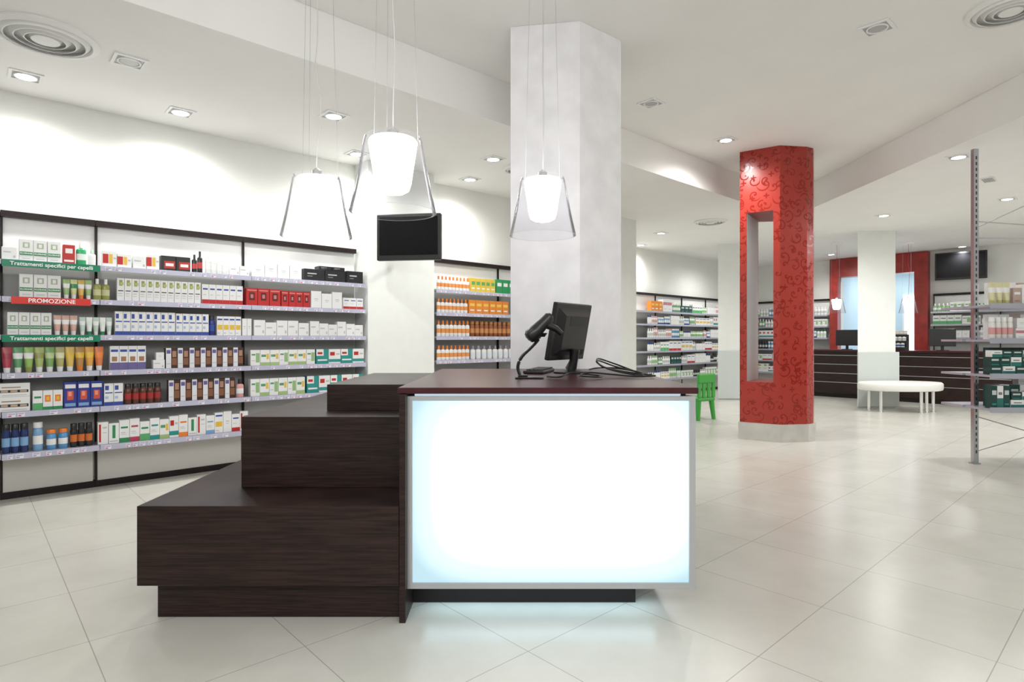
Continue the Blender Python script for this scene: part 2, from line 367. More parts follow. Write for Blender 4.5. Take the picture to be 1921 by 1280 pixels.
def t_bottle(w,h,col,cap,band,d=None,kind='bottle'):
    key=('k',round(w,3),h,col,cap,band,kind)
    if key in tpl: return tpl[key]
    r=w/2; bm=bmesh.new(); hb=h*.74 if kind=='bottle' else h*.8
    sy=.6 if kind=='bottle' else 1; cr=r*.42 if kind=='bottle' else r*.92
    lathe(bm,[(0,0),(r*.9,0),(r,.005),(r,hb*.28)],16,0,sy=sy); lathe(bm,[(r,hb*.28),(r,hb*.66)],16,1,sy=sy)
    lathe(bm,[(r,hb*.66),(r,hb*.88),(r*.85,hb*.95),(cr*1.02,hb),(cr*.9,hb+.004),(0,hb+.004)],16,0,sy=sy)
    me=mesh('product_bottle',bm,[pm(col,.25),pm(band,.35)],True)
    bm=bmesh.new(); lathe(bm,[(0,hb+.001),(cr,hb+.001),(cr,h-.004),(cr*.9,h),(0,h)],14,0,sy=sy if kind=='can' else 1)
    cm=mesh('cap',bm,[pm(cap,.3)],True)
    nm='lotion_bottle' if kind=='bottle' else 'spray_can'
    tpl[key]=([(nm,me,(0,0,0),None),('cap',cm,(0,0,0),None)],w,w*sy); return tpl[key]
def t_tube(w,h,col,cap,band):
    key=('t',round(w,3),h,col,cap,band)
    if key in tpl: return tpl[key]
    bm=bmesh.new(); z0=h*.2; rings=[]; n=14
    for k in range(8):
        f=k/7; z=z0+(h-z0)*f; rx=w*(.36+.13*min(1,f*1.5)); ry=w*.34*(1-f)**.7+.0015
        rings.append([bm.verts.new((rx*math.cos(2*math.pi*i/n),ry*math.sin(2*math.pi*i/n),z)) for i in range(n)])
    for k,(a,b) in enumerate(zip(rings,rings[1:])):
        for i in range(n):
            f=bm.faces.new([a[i],a[(i+1)%n],b[(i+1)%n],b[i]]); f.material_index=1 if k in(3,4) else 0
    bm.faces.new(rings[-1]); bm.faces.new(rings[0][::-1])
    me=mesh('tube',bm,[pm(col,.3),pm(band,.3)],True)
    bm=bmesh.new(); lathe(bm,[(0,0),(w*.3,0),(w*.34,z0),(0,z0)],14); cm=mesh('cap',bm,[pm(cap,.3)],True)
    tpl[key]=([('cosmetic_tube',me,(0,0,0),None),('cap',cm,(0,0,0),None)],w,w*.7); return tpl[key]
CATS={'product_box':'box','lotion_bottle':'bottle','spray_can':'spray can','cosmetic_tube':'tube'}
def put(T,pos,a,label,group,parts=True):
    root=None
    for nm,me,l,r in T[0]:
        if root is None: root=ob(nm,me,None,pos,a,label=label,cat=CATS[nm],group=group)
        elif parts: ob(nm,me,root,l,rot=r or (0,0,0))
    return root
def D(kind):
    return {
    'klo':(W_,[(.25,.75,.60,.85,(.38,.46,.33)),(.38,.62,.64,.8,W_),(.03,.97,.26,.42,GR),(.2,.8,.1,.13,LG)]),
    'olive':(W_,[(.3,.75,.66,.92,OL),(.42,.9,.70,.82,(.45,.5,.2)),(.15,.85,.42,.46,BK),(.15,.7,.30,.33,LG),(.15,.7,.20,.22,LG)]),
    'redbase':(W_,[(.15,.85,.72,.80,BL),(0,1,.0,.22,RD),(.15,.6,.45,.48,LG)]),
    'redbox':(RD,[(.25,.75,.30,.75,(.10,.01,.01)),(.38,.62,.42,.64,(.5,.2,.2)),(.1,.9,.85,.9,(.6,.3,.3))]),
    'white':(W_,[(.3,.7,.5,.55,LG),(.35,.65,.4,.43,LG)]),
    'whitelow':(W_,[(.1,.6,.55,.65,LG),(.75,.9,.15,.35,LG)]),
    'blue':(W_,[(.1,.5,.70,.90,BL),(.1,.9,.55,.60,BL),(.0,1,.0,.16,BL),(.1,.45,.3,.42,(.4,.5,.75))]),
    'yellow':(W_,[(.1,.9,.3,.55,YE),(.1,.9,.8,.88,BL),(.1,.5,.1,.14,LG)]),
    'dye':((.05,.022,.015),[(0,.45,0,1,(.72,.72,.75)),(.05,.4,.72,.9,(.12,.10,.3)),(.5,.95,.15,.5,(.22,.09,.045)),(.55,.9,.55,.85,(.40,.21,.14)),(.05,.4,.2,.24,LG)]),
    'wgreen':(W_,[(.55,.95,.2,.8,(.28,.46,.2)),(.1,.5,.65,.75,(.1,.3,.15)),(.1,.45,.3,.34,LG)]),
    'wgreen2':(W_,[(.0,1,.0,.2,(.35,.5,.2)),(.1,.6,.55,.7,(.1,.3,.15)),(.65,.9,.4,.75,YE)]),
    'teal':(TE,[(.0,.6,.55,1,W_),(.1,.5,.65,.8,RD),(.1,.9,.2,.3,W_)]),
    'tealw':(W_,[(.0,1,.1,.3,TE),(.1,.5,.55,.8,RD),(.6,.9,.6,.7,LG)]),
    'bluebox':((.025,.04,.26),[(.25,.75,.3,.65,(.6,.09,.05)),(.1,.9,.75,.9,W_),(.35,.6,.45,.62,(.8,.3,.2)),(.1,.9,.06,.18,LB)]),
    'brownbox':(W_,[(.0,1,.0,.3,(.15,.12,.3)),(.2,.8,.35,.55,(.35,.18,.1)),(.1,.9,.75,.85,BL)]),
    'photo':(W_,[(.05,.95,.30,.5,BK),(.08,.3,.33,.47,(.5,.35,.25)),(.38,.6,.33,.47,(.5,.35,.25)),(.68,.9,.33,.47,(.5,.35,.25)),(.1,.7,.65,.72,(.3,.2,.1)),(.1,.9,.1,.14,LG)]),
    'sun':(W_,[(.2,.8,.4,.75,OR),(.35,.65,.48,.67,YE),(.0,1,0,.15,GR)]),
    'green':(W_,[(0,1,0,.35,(.1,.40,.14)),(.15,.85,.6,.7,GR)]),
    'redw':(W_,[(0,.4,.2,.8,RD),(.45,.7,.2,.8,YE),(.75,.95,.5,.6,LG)]),
    'vert':(W_,[(.35,.65,.25,.9,GR),(.1,.9,.08,.14,LG)]),
    'vertr':(W_,[(.1,.3,.1,.9,RD),(.45,.85,.7,.78,LG),(.45,.85,.5,.53,LG)]),
    'blackred':(BK,[(.2,.95,.15,.65,(.42,.03,.02)),(.3,.85,.3,.5,(.8,.75,.75))]),
    'black':((.012,.012,.015),[(.15,.6,.55,.65,(.45,.45,.45)),(.15,.4,.35,.4,(.3,.3,.3))]),
    'red1':(RD,[(.2,.8,.55,.8,W_),(.1,.9,.1,.2,W_)]),
    'orange':((.75,.25,.03),[(.15,.85,.55,.75,(.85,.55,.1)),(.2,.8,.2,.3,W_)]),
    'yell':((.70,.50,.06),[(.15,.85,.5,.75,(.1,.36,.11)),(.2,.8,.2,.3,W_)]),
    'greenb':((.02,.27,.09),[(.15,.85,.5,.75,W_)]),
    'dkteal':((.010,.05,.045),[(.15,.85,.6,.8,(.55,.6,.57)),(.15,.85,.15,.22,TE)]),
    'wteal':(W_,[(0,1,0,.45,(.02,.16,.14)),(.2,.8,.6,.72,(.2,.2,.2))]),
    'beige':((.46,.35,.30),[(.15,.85,.6,.75,W_),(.2,.8,.2,.25,(.3,.15,.1))]),
    'pinkw':(W_,[(0,1,.55,.8,(.56,.20,.25)),(.2,.8,.2,.25,LG)]),
    }[kind]
def col15(c,c2=None): return (W_,[(0,1,0,.20,c),(.15,.85,.62,.70,c2 or c),(.15,.6,.42,.45,LG),(.15,.7,.35,.37,LG)])
DESC={'klo':'white carton with green band and emblem','olive':'white carton with olive leaf print','redbase':'white carton with red foot band','redbox':'red carton with dark square emblem','white':'plain white carton','whitelow':'low white carton with grey print','blue':'white carton with blue bands','yellow':'white carton with yellow block','dye':'hair dye carton with brown hair picture','wgreen':'white carton with green block','wgreen2':'white carton with green foot','teal':'teal and white carton','tealw':'white carton with teal stripe','bluebox':'dark blue carton with red ball print','brownbox':'white carton with dark violet foot','photo':'wide white carton with picture strip','sun':'white carton with orange sun print','green':'white carton with green foot','redw':'low white carton with red print','vert':'slim white carton with green bar','vertr':'slim white carton with red bar','blackred':'black carton with red label','black':'black carton with grey lettering','red1':'red carton with white label','orange':'orange carton with yellow label','yell':'yellow carton with green label','greenb':'green carton with white label','dkteal':'dark teal carton with pale label','wteal':'white carton with dark teal foot','beige':'beige carton with white label','pinkw':'white carton with pink band'}
WHERE='on the wall shelf'
def row(fr,z,t0,t1,n,spec,h,group,of=.225,jit=.004,parts=True,where=None,dd=None):
    pitch=(t1-t0)/n; where=where or WHERE; H=h
    for i in range(n):
        s=spec[i%len(spec)] if isinstance(spec,list) else spec
        h=H[i%len(H)] if isinstance(H,(list,tuple)) else H
        w=pitch*.965
        if isinstance(s,str):
            base,pr=D(s); d=dd or min(.12,max(.05,w*.8)); txt=('KLORANE',.34,(.9,.95,.9),None) if s=='klo' else None
            T=t_box(w,h,d,base,pr,txt); lab=DESC[s]+' '+where
        elif s[0]=='c': base,pr=col15(*s[1:]); T=t_box(w,h,dd or .06,base,pr); lab='white carton with coloured foot band '+where
        elif s[0]=='k': T=t_bottle(min(w,.075),h,s[1],s[2],s[3]); lab='lotion bottle with printed band '+where
        elif s[0]=='s': T=t_bottle(min(w,.06),h,s[1],s[2],s[3],kind='can'); lab='cylindrical bottle with wide cap '+where
        elif s[0]=='t': T=t_tube(min(w,.07),h,s[1],s[2],s[3]); lab='squeeze tube standing on its cap '+where
        d=T[2]; a=random.uniform(-1,1)*.018
        put(T,fr.p(t0+pitch*(i+.5),of-d/2-random.uniform(0,jit),z),fr.a+a,lab,group,parts)
z0,z1,z2,z3,z4,z5=[z+.0005 for z in SZ]
g='cartons and bottles on the wall shelves'
row(FA,z0,.0,.085,1,'whitelow',.09,g); row(FA,z0,.095,.335,3,'klo',.155,g); row(FA,z0,.345,.42,1,'red1',.14,g)
row(FA,z0,.425,.49,1,[('k',(.03,.36,.14),W_,(.75,.8,.75))],.165,g); row(FA,z0,.50,.55,1,[('k',W_,(.6,.8,.65),W_)],.12,g)
row(FA,z0,.59,.78,2,'redw',[.12,.105],g); row(FA,z0,.79,.975,2,['whitelow','redw'],[.10,.12],g); row(FA,z0,.985,1.205,2,'blackred',.12,g)
row(FA,z0,1.215,1.30,2,[('k',BK,BK,(.5,.05,.05))],[.15,.18],g); row(FA,z0,1.32,1.50,4,[('k',(.7,.72,.7),W_,W_)],[.18,.17,.15,.13],g)
row(FA,z0,1.515,1.68,2,'whitelow',.085,g); row(FA,z0,1.70,2.16,4,'white',[.12,.15,.13,.14],g); row(FA,z0,2.18,2.60,2,'black',.11,g); row(FA,z0,2.62,2.80,1,'black',.12,g)
row(FA,z0+.1105,2.33,2.60,2,'black',.035,g)
row(FA,z1,.095,.335,3,'klo',.165,g); row(FA,z1,.345,.525,4,[('t',(.32,.48,.2),W_,W_),('t',(.62,.66,.3),W_,GR),('t',(.68,.45,.1),OR,W_)],.145,g)
row(FA,z1,.53,.64,2,[('k',OL,W_,(.55,.55,.3))],.16,g); row(FA,z1,.683,1.283,12,'olive',.175,g); row(FA,z1,1.29,1.625,6,'redbase',.165,g)
row(FA,z1,1.65,1.96,3,'redbox',.155,g); row(FA,z1,1.965,2.24,4,'redbox',.145,g); row(FA,z1,2.25,2.57,3,'white',[.16,.14,.16],g); row(FA,z1,2.58,2.80,3,'redbase',.11,g)
row(FA,z2,.03,.28,4,'klo',.16,g); row(FA,z2,.29,.435,3,[('t',(.64,.38,.31),W_,W_)],.145,g); row(FA,z2,.445,.655,5,[('t',(.5,.64,.55),W_,W_),('t',W_,GR,(.7,.8,.7))],.135,g)
row(FA,z2,.67,1.09,8,'blue',.185,g); row(FA,z2,1.095,1.345,5,'blue',.18,g); row(FA,z2,1.35,1.40,1,[('s',(.02,.03,.2),BK,BL)],.17,g)
row(FA,z2,1.41,1.61,4,'yellow',.165,g); row(FA,z2,1.62,1.70,2,'white',.15,g); row(FA,z2,1.72,2.23,5,'whitelow',[.14,.12,.14],g); row(FA,z2,2.24,2.80,6,'whitelow',[.14,.12,.11],g)
row(FA,z3,.0,.60,10,[('t',(.40,.04,.06),W_,(.3,.02,.04)),('t',(.09,.3,.12),W_,W_),('t',(.26,.45,.1),OL,W_),('t',(.36,.45,.14),W_,OL),('t',(.18,.36,.1),W_,(.5,.6,.3)),('t',(.4,.38,.14),W_,(.7,.7,.45)),('t',(.68,.45,.1),W_,YE),('t',(.45,.22,.05),OR,YE),('t',(.72,.34,.05),W_,YE),('t',(.68,.18,.05),W_,OR)],.18,g)
row(FA,z3,.637,.88,4,'brownbox',.185,g); row(FA,z3,.93,1.015,1,'whitelow',.07,g); row(FA,z3+.0705,.95,1.01,1,'white',.06,g); row(FA,z3,1.02,1.63,7,'dye',.165,g)
row(FA,z3,1.69,2.29,7,['wgreen','wgreen2','wgreen2'],.14,g); row(FA,z3,2.30,2.81,4,['teal','tealw'],.14,g)
row(FA,z4,-.02,.16,1,'photo',.105,g); row(FA,z4+.106,-.02,.16,1,'photo',.095,g); row(FA,z4,.17,.345,3,['green','sun','sun'],.14,g)
row(FA,z4,.35,.595,3,'bluebox',.195,g); row(FA,z4,.60,.725,2,'blue',.17,g); row(FA,z4,.735,.99,5,[('s',BR,BK,(.35,.03,.03))],.16,g)
row(FA,z4,1.04,1.56,6,'dye',.175,g); row(FA,z4,1.57,1.64,1,[('k',PK,BK,W_)],.16,g); row(FA,z4,1.69,2.19,6,['wgreen','wgreen2'],.155,g); row(FA,z4,2.21,2.80,5,['teal','tealw'],.16,g)
row(FA,z5,.0,.15,3,[('s',(.015,.03,.12),BK,LB)],.205,g); row(FA,z5,.165,.24,1,[('s',LB,W_,W_)],.205,g); row(FA,z5,.245,.385,2,[('s',(.1,.3,.55),OR,W_)],.145,g)
row(FA,z5,.39,.53,3,[('s',BK,BK,(.6,.15,.03))],.175,g)
cs=['vertr','vert',('c',GR),('c',(.45,.05,.1)),'green',('c',TE),'wgreen2','tealw',('c',OR),'vert','vertr',('c',LB),'yellow','white','redbase']
row(FA,z5,.56,1.67,16,cs,[.17,.155,.175,.18,.15],g)
g2='sun care products on the wall shelves'; WO=('k',W_,OR,(.76,.30,.08))
for z,r in((z0,[(3.72,4.19,9,WO,.15),(4.2,4.58,5,'yell',.16),(4.6,4.9,3,'greenb',.17)]),
           (z1,[(3.72,4.16,8,WO,.16),(4.17,4.8,6,'orange',.16)]),
           (z2,[(3.72,4.19,8,WO,.18),(4.2,4.85,9,('s',(.27,.09,.03),(.4,.16,.05),(.55,.25,.08)),.18)]),
           (z3,[(3.72,4.19,8,WO,.165),(4.2,4.9,8,('k',W_,(.3,.3,.35),(.7,.75,.8)),.16)]),
           (z4,[(3.72,4.9,9,'wteal',.10)])):
    for a,b,n,s,h in r: row(FA,z,a,b,n,[s],h,g2)
KB=('k',W_,BL,W_); KG=('k',W_,GR,(.5,.7,.5)); SB_=('s',(.1,.3,.5),W_,W_); KK=('k',(.2,.40,.2),W_,W_); SK=('s',BK,BK,LG); TP=('t',(.62,.36,.36),W_,W_); KW=('k',W_,W_,LG); TB=('t',W_,BL,LB); TG=('t',(.3,.5,.25),W_,W_)
pool=['white',KG,'green',KB,'wgreen',SB_,'redbase',KK,'yellow',SK,'tealw',TP,KW,TG,TB,'olive','dkteal',KW,KG]
def far(fr,zs,t0,t1,group,of=.225):
    for z in zs:
        t=t0
        while t<t1-.1:
            n=random.choice((2,3,3,4)); s=random.choice(pool); p=random.choice((.10,.12,.15)) if isinstance(s,str) else .07
            h=random.choice((.14,.16,.18,.20))
            if t+n*p>t1: n=2
            if t+n*p>t1: break
            row(fr,z,t,t+n*p,n,[s],h,group,parts=not isinstance(s,str),of=of,where='on the far shelving',dd=.08); t+=n*p+random.choice((.004,.008,.015))
g4='goods on the far shelves'; g5='goods on the rear shelves'
row(FF,z0,9.85,10.25,3,'orange',.20,g4); row(FF,z0,10.27,10.6,2,'pinkw',.24,g4)
far(FF,[z1,z2,z3,z4,z5],9.75,12.95,g4); far(FF,[z0],10.65,12.95,g4)
far(FB,[z0,z1,z2,z3,z4,z5],.05,.85,g5); far(FB,[z0,z1,z2],1.35,1.87,g5); far(FB,[z0,z1,z2],3.9,5.3,g5)

# ---------------------------------------------------------------- TVs
def tv(pos,a,w,h,arm):
    t=ob('television',None,None,pos,a,label='black flat screen television on a wall bracket',cat='television')
    PB('housing',t,BLACK,-w/2,w/2,-.03,.03,0,h,.01); PB('display',t,GLOSSBLACK,-w/2+.03,w/2-.03,-.033,-.0305,.05,h-.03)
    PB('rear_bulge',t,BLACK,-w*.3,w*.3,.031,.06,.08,h-.1,.005)
    part('bracket',lambda bm:tube(bm,[(0,.06,h*.5),arm],.02),[BLACK],t)
tv((-1.02,5.93,1.95),math.radians(-8),.655,.46,(.0,.30,.23))
tv(FB.p(4.36,.2,2.36),ANGB+.12,.84,.55,(0,.235,.27))

# ---------------------------------------------------------------- counter
ct=ob('service_counter',None,None,(.15,3.2,0),label='dark wood service counter with backlit white front panel',cat='counter')
ox,oy=.15,3.2
def CB(n,m,x0,x1,y0,y1,z0,z1,bev=0,**k): return PB(n,ct,m,x0-ox,x1-ox,y0-oy,y1-oy,z0,z1,bev,**k)
CB('countertop',BURG,-.475,.775,2.475,4.04,.942,.968,.003,label='burgundy countertop slab')
CB('body',WOOD,-.438,.745,2.56,3.99,.125,.941)
CB('kickboard',KICK,-.438,.548,2.65,3.92,0,.1245)
CB('gable',WOOD,-.464,-.4385,2.455,3.99,0,.941,.001)
CB('light_panel',PANEL,-.417,.742,2.506,2.54,.148,.910,label='backlit white acrylic panel')
fr=[(-.438,.769,2.50,2.559,.123,.147),(-.438,.769,2.50,2.559,.911,.930),(-.438,-.418,2.50,2.559,.1472,.9108),(.743,.769,2.50,2.559,.1472,.9108)]
for f in fr: CB('panel_frame',ALU,*f)
CB('light_strip',LEDTOP,-.41,.71,2.515,2.55,.931,.9405,label='thin cool white light strip')
CB('light_strip',LEDCY,-.38,.62,2.565,2.63,.108,.1235,label='cool white light strip beneath the panel')
sd=ob('stepped_display',None,None,(-1,3.2,0),label='three-tier dark wood stepped display plinth beside the counter',cat='display stand')
def SB(n,x0,x1,y0,y1,z0,z1,bev=.0015,m=WOOD): return PB(n,sd,m,x0+1,x1+1,y0-oy,y1-oy,z0,z1,bev)
SB('kickboard',-1.49,-.466,2.51,3.95,0,.155,m=WOOD)
SB('tier',-1.54,-.4655,2.45,4.02,.1555,.483); SB('tier',-1.25,-.4655,2.757,4.02,.4835,.81); SB('tier',-.93,-.4655,3.0,4.02,.8105,.941)

mo=ob('computer_monitor',None,None,(.35,3.56,.9685),math.radians(53),label='black computer monitor seen from behind on the counter',cat='monitor')
part('base',lambda bm:lathe(bm,[(0,0),(.115,0),(.115,.008),(.04,.018),(0,.018)],24,sy=.85),[BLACK],mo,True)
part('stand',lambda bm:tube(bm,[(0,.0,.0185),(0,-.02,.07),(0,-.03,.14)],[.035,.025,.03],10),[BLACK],mo,True)
def hous(bm):
    bx(bm,-.2,.2,-.012,.016,-.17,.17,0,.006)
    v=[(-.17,-.0125,-.14),(.17,-.0125,-.14),(.17,-.0125,.14),(-.17,-.0125,.14)]; w=[(-.13,-.045,-.10),(.13,-.045,-.10),(.13,-.045,.10),(-.13,-.045,.10)]
    V=[bm.verts.new(p) for p in v]; Wv=[bm.verts.new(p) for p in w]; bm.faces.new(Wv)
    for i in range(4): bm.faces.new([V[i],V[(i+1)%4],Wv[(i+1)%4],Wv[i]])
h=part('screen',hous,[BLACK],mo,loc=(0,.01,.245),rot=(math.radians(11),0,0))
PB('display',h,GLOSSBLACK,-.185,.185,.0165,.018,-.155,.155)
def vents(bm):
    for i in range(9): bx(bm,-.08,.08,-.047,-.0455,.04+i*.006,.043+i*.006)
part('vent',vents,[mat('vent_grey',(.04,.04,.04),.6)],h)

sc=ob('barcode_scanner',None,None,(.06,3.05,.9685),0,label='black handheld barcode scanner resting on a bent stand',cat='scanner')
part('stand_base',lambda bm:(bx(bm,-.045,.1,-.05,.07,0,.008,0,.003),bx(bm,-.03,.02,-.02,.04,.0082,.018,0,.003)),[BLACK],sc)
part('stand_arm',lambda bm:tube(bm,smooth_path([(-.02,.01,.018),(-.03,.01,.06),(-.01,.01,.11),(.04,.01,.16),(.075,.01,.20),(.085,.01,.235)]),.0085,8),[BLACK],sc,True)
def gun(bm):
    pts=[(-.085,0,0),(-.07,0,0),(-.03,0,.0),(.03,0,.004),(.07,0,.006),(.085,0,.006)]; tube(bm,pts,[.028,.038,.035,.029,.028,.015],12)
    bx(bm,-.088,-.084,-.022,.022,-.014,.014,0)
    tube(bm,[(.03,0,-.01),(.055,0,-.06),(.06,0,-.10)],[.02,.017,.014],10)
part('scanner_head',gun,[BLACK],sc,True,loc=(.085,.0,.262),rot=(0,math.radians(-42),math.radians(10)))
part('cradle',lambda bm:lathe(bm,[(0,-.02),(.02,-.02),(.034,.0),(.03,.0),(.018,-.014),(0,-.014)],14),[BLACK],sc,True,loc=(.088,.01,.232))
kb=ob('keyboard',None,None,(.16,3.62,.9685),math.radians(75),label='black computer keyboard lying on the counter',cat='keyboard')
PB('case',kb,BLACK,-.19,.15,-.07,.05,0,.018,.004)
def keys(bm):
    for r in range(4):
        for i in range(15): bx(bm,-.18+i*.0213,-.18+i*.0213+.018,-.06+r*.024,-.04+r*.024,.0182,.026)
part('keys',keys,[mat('key_black',(.03,.03,.03),.5)],kb,kind='stuff')
part('cable',lambda bm:(tube(bm,smooth_path([(x,y,z+.975) for x,y,z in [(.49,3.78,0.002),(.52,3.6,.02),(.60,3.35,.03),(.70,3.22,0.012),(.66,3.18,.004),(.53,3.24,.03),(.485,3.40,.06),(.52,3.55,.065),(.62,3.6,0.03),(.72,3.42,.006),(.73,3.25,.004),(.60,3.2,.02),(.495,3.3,.045),(.50,3.48,.08),(.60,3.5,.05),(.71,3.3,0.006),(.74,3.17,0.006)]],8),.0048,6)),[BLACK],None,True,label='black cable coiled loosely on the countertop',cat='cable',group='cables on the counter')
part('cable',lambda bm:tube(bm,smooth_path([(x,y,z+.976) for x,y,z in [(.18,3.06,.002),(.24,3.02,0.002),(.30,3.10,.015),(.38,3.13,.01),(.46,3.06,0.004),(.42,2.98,.004),(.34,3.0,.01),(.40,3.08,.02),(.52,3.10,0.01),(.62,3.05,.004),(.74,3.08,0.004)]],8),.0048,6),[BLACK],None,True,label='black cable running across the countertop from the scanner',cat='cable',group='cables on the counter')

# ---------------------------------------------------------------- pendants
def pendant(x,y,zb,top,s=1,cordm=CORD,far=False,wave=1):
    p=ob('pendant_lamp',None,None,(x,y,zb),label='hanging lamp with clear conical shade and glowing opal diffuser' if not far else 'small hanging lamp with glowing white shade',cat='pendant lamp',group='hanging lamps')
    H=.345*s
    part('outer_shade',lambda bm:(lathe(bm,[(.195*s,0),(.172*s,.10*s),(.150*s,.21*s),(.131*s,.32*s),(.125*s,H-.006*s),(.117*s,H)],56),lathe(bm,[(.195*s,0),(.192*s,0),(.192*s,.003),(.195*s,.003)],56)),[CLEAR],p,True)
    part('diffuser',lambda bm:lathe(bm,[(0,.085*s),(.05*s,.087*s),(.072*s,.10*s),(.082*s,.13*s),(.092*s,.20*s),(.103*s,.27*s),(.110*s,.318*s),(.103*s,.328*s),(0,.332*s)],40),[DIFF],p,True)
    part('collar',lambda bm:lathe(bm,[(0,.338*s),(.03*s,.348*s),(.028*s,.37*s),(.008*s,.385*s),(0,.385*s)],20),[CHROME],p,True)
    T=top-zb
    for k in range(3):
        a=k*2.094+.5
        part('suspension_wire',lambda bm:tube(bm,[(.118*s*math.cos(a),.118*s*math.sin(a),H),(.085*math.cos(a),.085*math.sin(a),T-.03)],.0011,5),[STEEL],p)
    part('power_cord',lambda bm:tube(bm,smooth_path([(0,0,.38*s),(.004*wave,0,.5*s),(.022*wave,0,.66),(.02*wave,0,.8),(-.006*wave,0,.95),(.006*wave,0,1.15),(0,0,T-.03)],6),.0028,6),[cordm],p,True)
    part('ceiling_canopy',lambda bm:lathe(bm,[(0,T-.035),(.09,T-.032),(.1,T-.001),(0,T-.001)],24),[WHITEP],p,True)
pendant(-.54,2.71,1.745,ZH,wave=.3); pendant(-1.10,3.36,1.745,ZH); pendant(.18,3.5,1.775,ZH,wave=.4)
pendant(6.2,11.4,1.66,ZL,.8,pm(RD),True); pendant(7.5,11.3,1.66,ZL,.8,pm(RD),True)

# ---------------------------------------------------------------- ceiling fixtures
def dome(x,y,z,lit,pw=60,a=ANG):
    f=ob('recessed_downlight',None,None,(x,y,z),a,label='square recessed ceiling downlight, '+('lit' if lit else 'unlit'),cat='ceiling light',group='ceiling downlights')
    def fr(bm):
        s=.095
        for q in((-s,s,-s,-.075),(-s,s,.075,s),(-s,-.075,-.075,.075),(.075,s,-.075,.075)): bx(bm,q[0],q[1],q[2],q[3],-.008,-.0005)
    part('trim',fr,[WHITEP],f)
    PB('housing',f,LAMPOFF,-.075,.075,-.075,.075,-.003,-.0006)
    part('lamp_ring',lambda bm:lathe(bm,[(.070,-.0035),(.068,-.012),(.06,-.012),(.056,-.0035)],24),[WHITEP],f,True)
    part('lamp',lambda bm:lathe(bm,[(0,-.009),(.052,-.009),(.055,-.0035)],20),[LAMPON if lit else LAMPOFF],f)
    if lit and pw:
        l=bpy.data.lights.new('bulb','SPOT'); l.energy=pw; l.spot_size=2.95; l.spot_blend=1; l.shadow_soft_size=.06; l.color=(1,.995,.97)
        o=bpy.data.objects.new('bulb',l); o.parent=f; o.location=(0,0,-.09); COL.objects.link(o)
K=1.18
alcove_fill=FB.p(2.85,-1.0,0)  # spot for a downlight added to brighten the alcove
for x,y,l,p in((-3.38,4.15,1,44),(-2.52,3.93,0,0),(-2.67,4.81,1,58),(-1.46,4.89,1,58),(-1.53,5.89,1,54),(-.19,6.06,1,52),(-.48,6.83,1,48),(2.57,10.3,1,85),(2.5,11.6,1,68),(4.6,12.6,1,75),
              (5.5,8.83,1,95),(4.48,5.99,1,85),(6.46,7.79,1,95),(8.9,11.8,1,78),(6.9,12.9,1,85),(alcove_fill.x,alcove_fill.y,1,40)):
    dome(x,y,ZL,l,p*K)
for x,y,l,p in((2.35,6.56,1,90),(1.29,5.54,0,0),(2.57,4.2,0,0)): dome(x,y,ZH,l,p*K)
def airv(x,y,z,r):
    def f(bm):
        lathe(bm,[(r,0.001),(r,-.012),(r*.86,-.022),(r*.84,-.004)],40)
        for k in(.72,.54,.36): lathe(bm,[(r*(k+.10),-.006),(r*(k+.02),-.03),(r*k,-.03),(r*(k+.07),-.006)],40)
        lathe(bm,[(r*.3,-.006),(r*.26,-.03),(0,-.034)],30); lathe(bm,[(r*.85,-.0055),(0,-.0055)],40,1)
    part('air_diffuser',f,[mat('vent_white',(.82,.82,.81),.5),mat('vent_shadow',(.52,.52,.51),.8)],None,True,loc=(x,y,z),label='round white ceiling air diffuser with concentric rings',cat='air vent')
airv(-2.82,3.61,ZL,.275); airv(.10,6.42,ZL,.2); airv(3.09,9.3,ZL,.25); airv(3.3,3.95,ZH,.25)
def sv(bm):
    bx(bm,-.12,.12,-.06,.06,-.012,.001,0)
    for i in range(5): bx(bm,-.1,.1,-.048+i*.021,-.036+i*.021,-.018,-.0125,1)
part('air_grille',sv,[WHITEP,LAMPOFF],None,loc=(5.45,6.83,ZL),rz=ANG,label='small rectangular ceiling vent grille',cat='air vent')

# ---------------------------------------------------------------- portal, far counter
po=ob('portal_frame',None,None,FB.p(1.9,0,0),ANGB,label='red lacquered rectangular doorway surround on the back wall',cat='door frame')
PB('post',po,REDP,.0,.17,-.16,.035,0,2.579); PB('post',po,REDP,1.66,1.9,-.16,.035,0,2.579); PB('lintel',po,REDP,0,1.9,-.16,.035,2.58,2.99)
for x0,x1 in((2.1,3.1),(3.13,5.4)):
    c=ob('dispensing_counter',None,None,FD.p(x0,0,0),FD.a,label='dark wood dispensing counter with thin metal inlay lines',cat='counter',group='dispensing counters'); w=x1-x0-.01
    PB('body',c,WOOD,0,w,0,.6,.08,.92); PB('kickboard',c,KICK,.02,w-.02,.05,.58,0,.0795); PB('countertop',c,BURG,-.0,w,-.03,.62,.9205,.955,.003)
    for z in(.3,.48,.66,.84): PB('inlay',c,ALU,.01,w-.01,-.006,-.0005,z,z+.009)
for s in(2.75,4.35):
    m2=ob('computer_monitor',None,None,FD.p(s,-.35,.9555),FD.a+.3,label='black computer monitor on the dispensing counter',cat='monitor')
    PB('base',m2,BLACK,-.1,.1,-.07,.07,0,.012,.004); PB('stand',m2,BLACK,-.025,.025,-.015,.015,.0125,.14); PB('screen',m2,BLACK,-.2,.2,-.045,-.016,.08,.40,.008)
rk=ob('counter_display_rack',None,None,FD.p(3.6,-.2,.9555),FD.a,label='dark tiered rack of small goods on the counter',cat='display rack')
for i in range(3): PB('tier',rk,BLACK,-.22,.22,-.1+i*.1,-.005+i*.1,0,.06+i*.12,.002)
